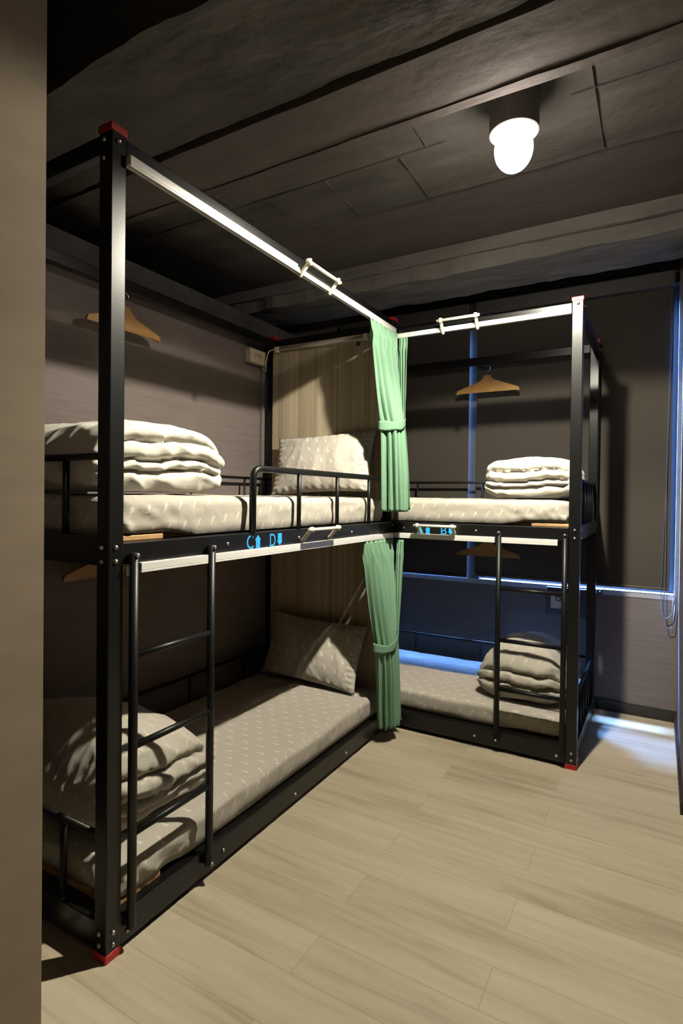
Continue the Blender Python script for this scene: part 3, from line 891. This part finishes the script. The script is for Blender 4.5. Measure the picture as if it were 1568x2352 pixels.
def pillow(c, w, hgt, t, lean, yaw, roll, label, seed):
    """w along x, hgt up, leaning back against a panel at +y"""
    nx, ny = 72, 50
    bm = nb()
    grid = {}
    for s in (1, -1):
        for i in range(nx+1):
            for j in range(ny+1):
                u = -1+2*i/nx; v = -1+2*j/ny
                edge = (i in (0, nx)) or (j in (0, ny))
                if edge and s == -1: continue
                # sides bow in, corners stay out
                px = u*w/2*(1-0.055*(1-v*v)); pz = v*hgt/2*(1-0.075*(1-u*u))
                prof = ((1-abs(u)**2.6)*(1-abs(v)**2.4))
                th = t/2*max(0, prof)**0.55
                th += (0.006*fr(px*7, pz*7, seed+s)+0.005*ridge(px*9+seed, pz*6, s))*min(1, prof*3)
                # puckers running off the seam
                near = max(0, 1-min(1-abs(u), 1-abs(v))*5)
                th += 0.006*near*math.sin((u if abs(v) > abs(u) else v)*38+seed)*min(1, (1-abs(u))*12)*min(1, (1-abs(v))*12)
                grid[s, i, j] = bm.verts.new((px, -s*th, pz))
                if edge: grid[-1, i, j] = grid[1, i, j]
    uvl = bm.loops.layers.uv.new('UVMap')
    for s in (1, -1):
        for i in range(nx):
            for j in range(ny):
                q = [grid[s, i, j], grid[s, i+1, j], grid[s, i+1, j+1], grid[s, i, j+1]]
                try: f = bm.faces.new(q if s == 1 else q[::-1])
                except ValueError: continue
                for l in f.loops: l[uvl].uv = (l.vert.co.x*0.42-l.vert.co.z*0.907+seed, l.vert.co.x*0.907+l.vert.co.z*0.42)
    Rm = Matrix.Rotation(yaw, 4, 'Z') @ Matrix.Rotation(lean, 4, 'X') @ Matrix.Rotation(roll, 4, 'Y')
    bmesh.ops.transform(bm, matrix=Matrix.Translation(c) @ Rm, verts=bm.verts)
    o = obj('pillow', bm, M['pillow'], None, smooth=True)
    return tag(o, label, 'pillow', 'pillows propped on the headboards')
pillow((-0.370, 1.694, 1.418), 0.625, 0.352, 0.125, -0.30, 0.0, -0.045, 'bright cream printed pillow leaning on the upper headboard', 1.0)
pillow((-0.395, 1.665, 0.392), 0.60, 0.355, 0.125, -0.40, 0.0, 0.03, 'half-shaded printed pillow leaning on the headboard of the lower left bunk', 2.4)

# ------------------------------------------------------------------ curtains
def curtain(label, zt, zb, ztie, top, tie, bot, npleat, amp, seed, name='curtain', group='green bunk curtains'):
    """top/tie/bot: three plan points (A, M, B) of the sheet at that height"""
    ns, nz = npleat*14, 70
    bm = nb()
    pt = {}
    def lerp(a, b, t): return a+(b-a)*t
    for j in range(nz+1):
        z = zt+(zb-zt)*j/nz
        if z > ztie:
            t = (zt-z)/(zt-ztie); e = t**1.35
            P = [(lerp(top[k][0], tie[k][0], e), lerp(top[k][1], tie[k][1], e)) for k in range(3)]
            a = lerp(amp[0], amp[1], e)+0.005*math.sin(PI*min(1, t))
            if t < 0.12: a = amp[0]*0.55+amp[0]*0.45*t/0.12
        else:
            t = (ztie-z)/(ztie-zb); e = t**0.75
            P = [(lerp(tie[k][0], bot[k][0], e), lerp(tie[k][1], bot[k][1], e)) for k in range(3)]
            a = lerp(amp[1], amp[2], e)+0.003*math.sin(PI*min(1, t))
        for i in range(ns+1):
            s = i/ns
            b0, b1, b2 = (1-s)**2, 2*s*(1-s), s*s
            x = P[0][0]*b0+P[1][0]*b1+P[2][0]*b2; y = P[0][1]*b0+P[1][1]*b1+P[2][1]*b2
            tx = 2*(1-s)*(P[1][0]-P[0][0])+2*s*(P[2][0]-P[1][0]); ty = 2*(1-s)*(P[1][1]-P[0][1])+2*s*(P[2][1]-P[1][1])
            l = math.hypot(tx, ty) or 1; nx_, ny_ = ty/l, -tx/l
            ph = s*npleat*2*PI+1.1*fr(s*3, z*1.2, seed)+seed
            w = math.sin(ph)+0.22*math.sin(2*ph+1.3+seed)+0.55*fr(s*7, z*1.1, seed+5)
            # pinch pleats: sharper, double frequency just under the heading
            hd = max(0, 1-abs((zt-z)-0.075)/0.05)
            w += 0.8*hd*math.sin(ph*2.5)
            w = w*a
            if abs(z-(zb+0.105)) < 0.004: w -= 0.0015
            pt[i, j] = bm.verts.new((x+nx_*w, y+ny_*w, z+(0.002*math.sin(ph) if j > 0 else 0)))
    for i in range(ns):
        for j in range(nz):
            bm.faces.new((pt[i, j], pt[i+1, j], pt[i+1, j+1], pt[i, j+1]))
    o = obj(name, bm, M['green'], None, smooth=True)
    m = o.modifiers.new('thick', 'SOLIDIFY'); m.thickness = 0.0022
    return tag(o, label, 'curtain', group)

def tieback(parent, P, z, hgt, off, swag, rise):
    """band around the gathered cloth: along the outside of the path P, back along the inside"""
    bm = nb(); n = 40; pts = []
    def q(s_):
        b0, b1, b2 = (1-s_)**2, 2*s_*(1-s_), s_*s_
        x = P[0][0]*b0+P[1][0]*b1+P[2][0]*b2; y = P[0][1]*b0+P[1][1]*b1+P[2][1]*b2
        tx = 2*(1-s_)*(P[1][0]-P[0][0])+2*s_*(P[2][0]-P[1][0]); ty = 2*(1-s_)*(P[1][1]-P[0][1])+2*s_*(P[2][1]-P[1][1])
        l = math.hypot(tx, ty)
        return x, y, ty/l, -tx/l, tx/l, ty/l
    for k in range(n+1):
        s_ = k/n; x, y, nx_, ny_, tx, ty = q(s_)
        e = off*(0.55+0.45*math.sin(PI*s_)**0.5)
        ex = (-0.010 if k == 0 else 0.010 if k == n else 0)
        pts.append((x+nx_*e+tx*ex, y+ny_*e+ty*ex, z-swag*math.sin(PI*min(1, s_*1.15))+rise*s_))
    m_ = 14
    a_, b_ = pts[-1], pts[0]
    xa, ya, nxa, nya, _, _ = q(1.0); xb, yb, nxb, nyb, _, _ = q(0.0)
    for k in range(1, m_):
        t = k/m_; e = off*1.0*math.sin(PI*t)**0.5
        nx_, ny_ = nxa+(nxb-nxa)*t, nya+(nyb-nya)*t
        pts.append((a_[0]+(b_[0]-a_[0])*t-nx_*e, a_[1]+(b_[1]-a_[1])*t-ny_*e, a_[2]+(b_[2]-a_[2])*t))
    R = []
    for k, (x, y, zz) in enumerate(pts):
        hh = hgt*(0.9+0.12*math.sin(k*0.35))
        R.append([bm.verts.new((x, y, zz+(u/5-0.5)*hh)) for u in range(6)])
    N_ = len(R)
    for k in range(N_):
        A, B = R[k], R[(k+1) % N_]
        for u in range(5): bm.faces.new((A[u], B[u], B[u+1], A[u+1]))
    o = obj('tieback', bm, M['green'], parent, smooth=True)
    m = o.modifiers.new('thick', 'SOLIDIFY'); m.thickness = 0.003
    return o

c1 = curtain('mint green curtain tied back at the end of the upper C and D track', 2.1036, 1.165, 1.60,
             [(0.0125, 1.490), (0.0125, 1.64), (0.026, 1.792)], [(0.030, 1.590), (0.140, 1.62), (0.088, 1.735)], [(0.036, 1.615), (0.170, 1.61), (0.108, 1.735)],
             6, (0.010, 0.0075, 0.015), 0.4)
tieback(c1, [(0.030, 1.590), (0.140, 1.62), (0.088, 1.735)], 1.592, 0.050, 0.019, 0.012, 0.030)
c2 = curtain('narrow mint green curtain end on the upper A and B track', 2.074, 1.172, 1.60,
             [(0.042, 1.788), (0.060, 1.786), (0.088, 1.788)], [(0.072, 1.735), (0.085, 1.750), (0.092, 1.755)], [(0.075, 1.745), (0.105, 1.755), (0.122, 1.765)],
             3, (0.005, 0.006, 0.008), 2.2)
c3 = curtain('darker green curtain tied back on the lower C and D track, above the floor', 1.020, 0.080, 0.49,
             [(0.014, 1.470), (0.014, 1.60), (0.024, 1.788)], [(0.030, 1.560), (0.120, 1.60), (0.070, 1.720)], [(0.030, 1.585), (0.150, 1.60), (0.075, 1.725)],
             6, (0.010, 0.0075, 0.014), 4.4)
tieback(c3, [(0.030, 1.560), (0.120, 1.60), (0.070, 1.720)], 0.490, 0.046, 0.018, 0.022, 0.045)
c4 = curtain('narrow green curtain end on the lower A and B track', 1.014, 0.088, 0.49,
             [(0.040, 1.792), (0.055, 1.788), (0.080, 1.788)], [(0.055, 1.735), (0.066, 1.742), (0.075, 1.745)], [(0.060, 1.740), (0.085, 1.750), (0.092, 1.755)],
             3, (0.004, 0.005, 0.008), 6.1)

# ------------------------------------------------------------------ small things on the window wall
sg = empty('wall_sign', (0.755, YW, 0.61), 'black panel with a cream card and round arrow sign under the blind', 'sign')
bm = nb(); box(bm, 0.642, 0.872, YW-0.022, YW, 0.530, 0.700); obj('backing', bm, M['lampbody'], sg, bevel=0.004)
bm = nb(); box(bm, 0.668, 0.742, YW-0.025, YW-0.022, 0.572, 0.662); obj('card', bm, M['card'], sg)
bm = nb()
def arcstrip(bm, cx, cz, r0, r1, a0, a1, y0, y1, n=14):
    ol = [(cx+r1*math.cos(a0+(a1-a0)*k/n), cz+r1*math.sin(a0+(a1-a0)*k/n)) for k in range(n+1)]
    ol += [(cx+r0*math.cos(a1+(a0-a1)*k/n), cz+r0*math.sin(a1+(a0-a1)*k/n)) for k in range(n+1)]
    prism(bm, ol, y0, y1, lambda a, b, d: (a, d, b))
for s in (0.2, 0.2+PI):
    arcstrip(bm, 0.712, 0.632, 0.010, 0.017, s, s+0.72*PI, YW-0.0262, YW-0.0248)
    e = s+0.72*PI
    cx, cz = 0.712+0.0135*math.cos(e), 0.632+0.0135*math.sin(e)
    d = (-math.sin(e), math.cos(e)); nrm = (math.cos(e), math.sin(e))
    ol = [(cx+nrm[0]*0.009, cz+nrm[1]*0.009), (cx+d[0]*0.012, cz+d[1]*0.012), (cx-nrm[0]*0.009, cz-nrm[1]*0.009)]
    prism(bm, ol, YW-0.0262, YW-0.0248, lambda a, b, dd: (a, dd, b))
obj('arrow_symbol', bm, M['slot'], sg)
bm = nb(); box(bm, 0.757, 0.776, YW-0.025, YW-0.022, 0.570, 0.662); st = obj('side_label', bm, M['shelf'], sg)
bm = nb()
for k in range(6): box(bm, 0.761, 0.772, YW-0.0258, YW-0.0248, 0.578+k*0.013, 0.584+k*0.013)
obj('printed_marks', bm, M['slot'], st)
bm = nb(); box(bm, 0.918, 0.950, YW-0.016, YW, 0.678, 0.708)
bk = obj('blind_bracket', bm, M['lampbody'], None, bevel=0.003); tag(bk, 'tiny black bracket with a silver screw under the bright blind edge', 'bracket')
bolt(None, (0.937, YW-0.016, 0.694), (0, -1), bk, 0.004)

# ------------------------------------------------------------------ light from outside
sd = bpy.data.lights.new('daylight', 'SUN'); sd.energy = 70; sd.color = (0.30, 0.52, 1.0); sd.angle = math.radians(9)
so_ = bpy.data.objects.new('daylight', sd); COL.objects.link(so_)
d = Vector((0.03, -0.22, -1.0)).normalized()
so_.rotation_euler = d.to_track_quat('-Z', 'Y').to_euler(); so_.location = (0.5, 6, 8)
w = bpy.data.worlds.new('sky'); S.world = w; w.use_nodes = True
bg = w.node_tree.nodes['Background']; bg.inputs[0].default_value = (0.10, 0.25, 0.80, 1); bg.inputs[1].default_value = 2.0
ad_ = bpy.data.lights.new('sky_light', 'AREA'); ad_.shape = 'RECTANGLE'; ad_.size = 1.6; ad_.size_y = 1.3; ad_.energy = 15000; ad_.color = (0.17, 0.39, 1.0)
ao = bpy.data.objects.new('sky_light', ad_); COL.objects.link(ao); ao.location = (-1.5, 4.1, 3.5)
ao.rotation_euler = (Vector((0.0, 2.71, 0.71))-Vector((-1.5, 4.1, 3.5))).to_track_quat('-Z', 'Y').to_euler()

# ------------------------------------------------------------------ camera
cam = bpy.data.cameras.new('camera'); co = bpy.data.objects.new('camera', cam); COL.objects.link(co)
yaw, pit, rol = 0.5368, -0.0109, 0.0113
fw = Vector((-math.sin(yaw)*math.cos(pit), math.cos(yaw)*math.cos(pit), math.sin(pit)))
r_ = Vector((math.cos(yaw), math.sin(yaw), 0)); u_ = r_.cross(fw)
R_ = r_*math.cos(rol)+u_*math.sin(rol); U_ = -r_*math.sin(rol)+u_*math.cos(rol)
mat = Matrix((R_, U_, -fw)).transposed().to_4x4(); mat.translation = Vector((1.2278, -0.9789, 1.2354))
co.matrix_world = mat
cam.sensor_fit = 'VERTICAL'; cam.sensor_height = 36.0; cam.lens = 1298.0/2352*36.0
cam.shift_x = 43.7/2352; cam.shift_y = -20.9/2352
cam.clip_start = 0.02
S.camera = co
S.cycles.caustics_reflective = False; S.cycles.caustics_refractive = False
S.view_settings.view_transform = 'Standard'; S.view_settings.look = 'None'
S.view_settings.exposure = 0.0; S.view_settings.gamma = 1.0; S.view_settings.use_curve_mapping = False
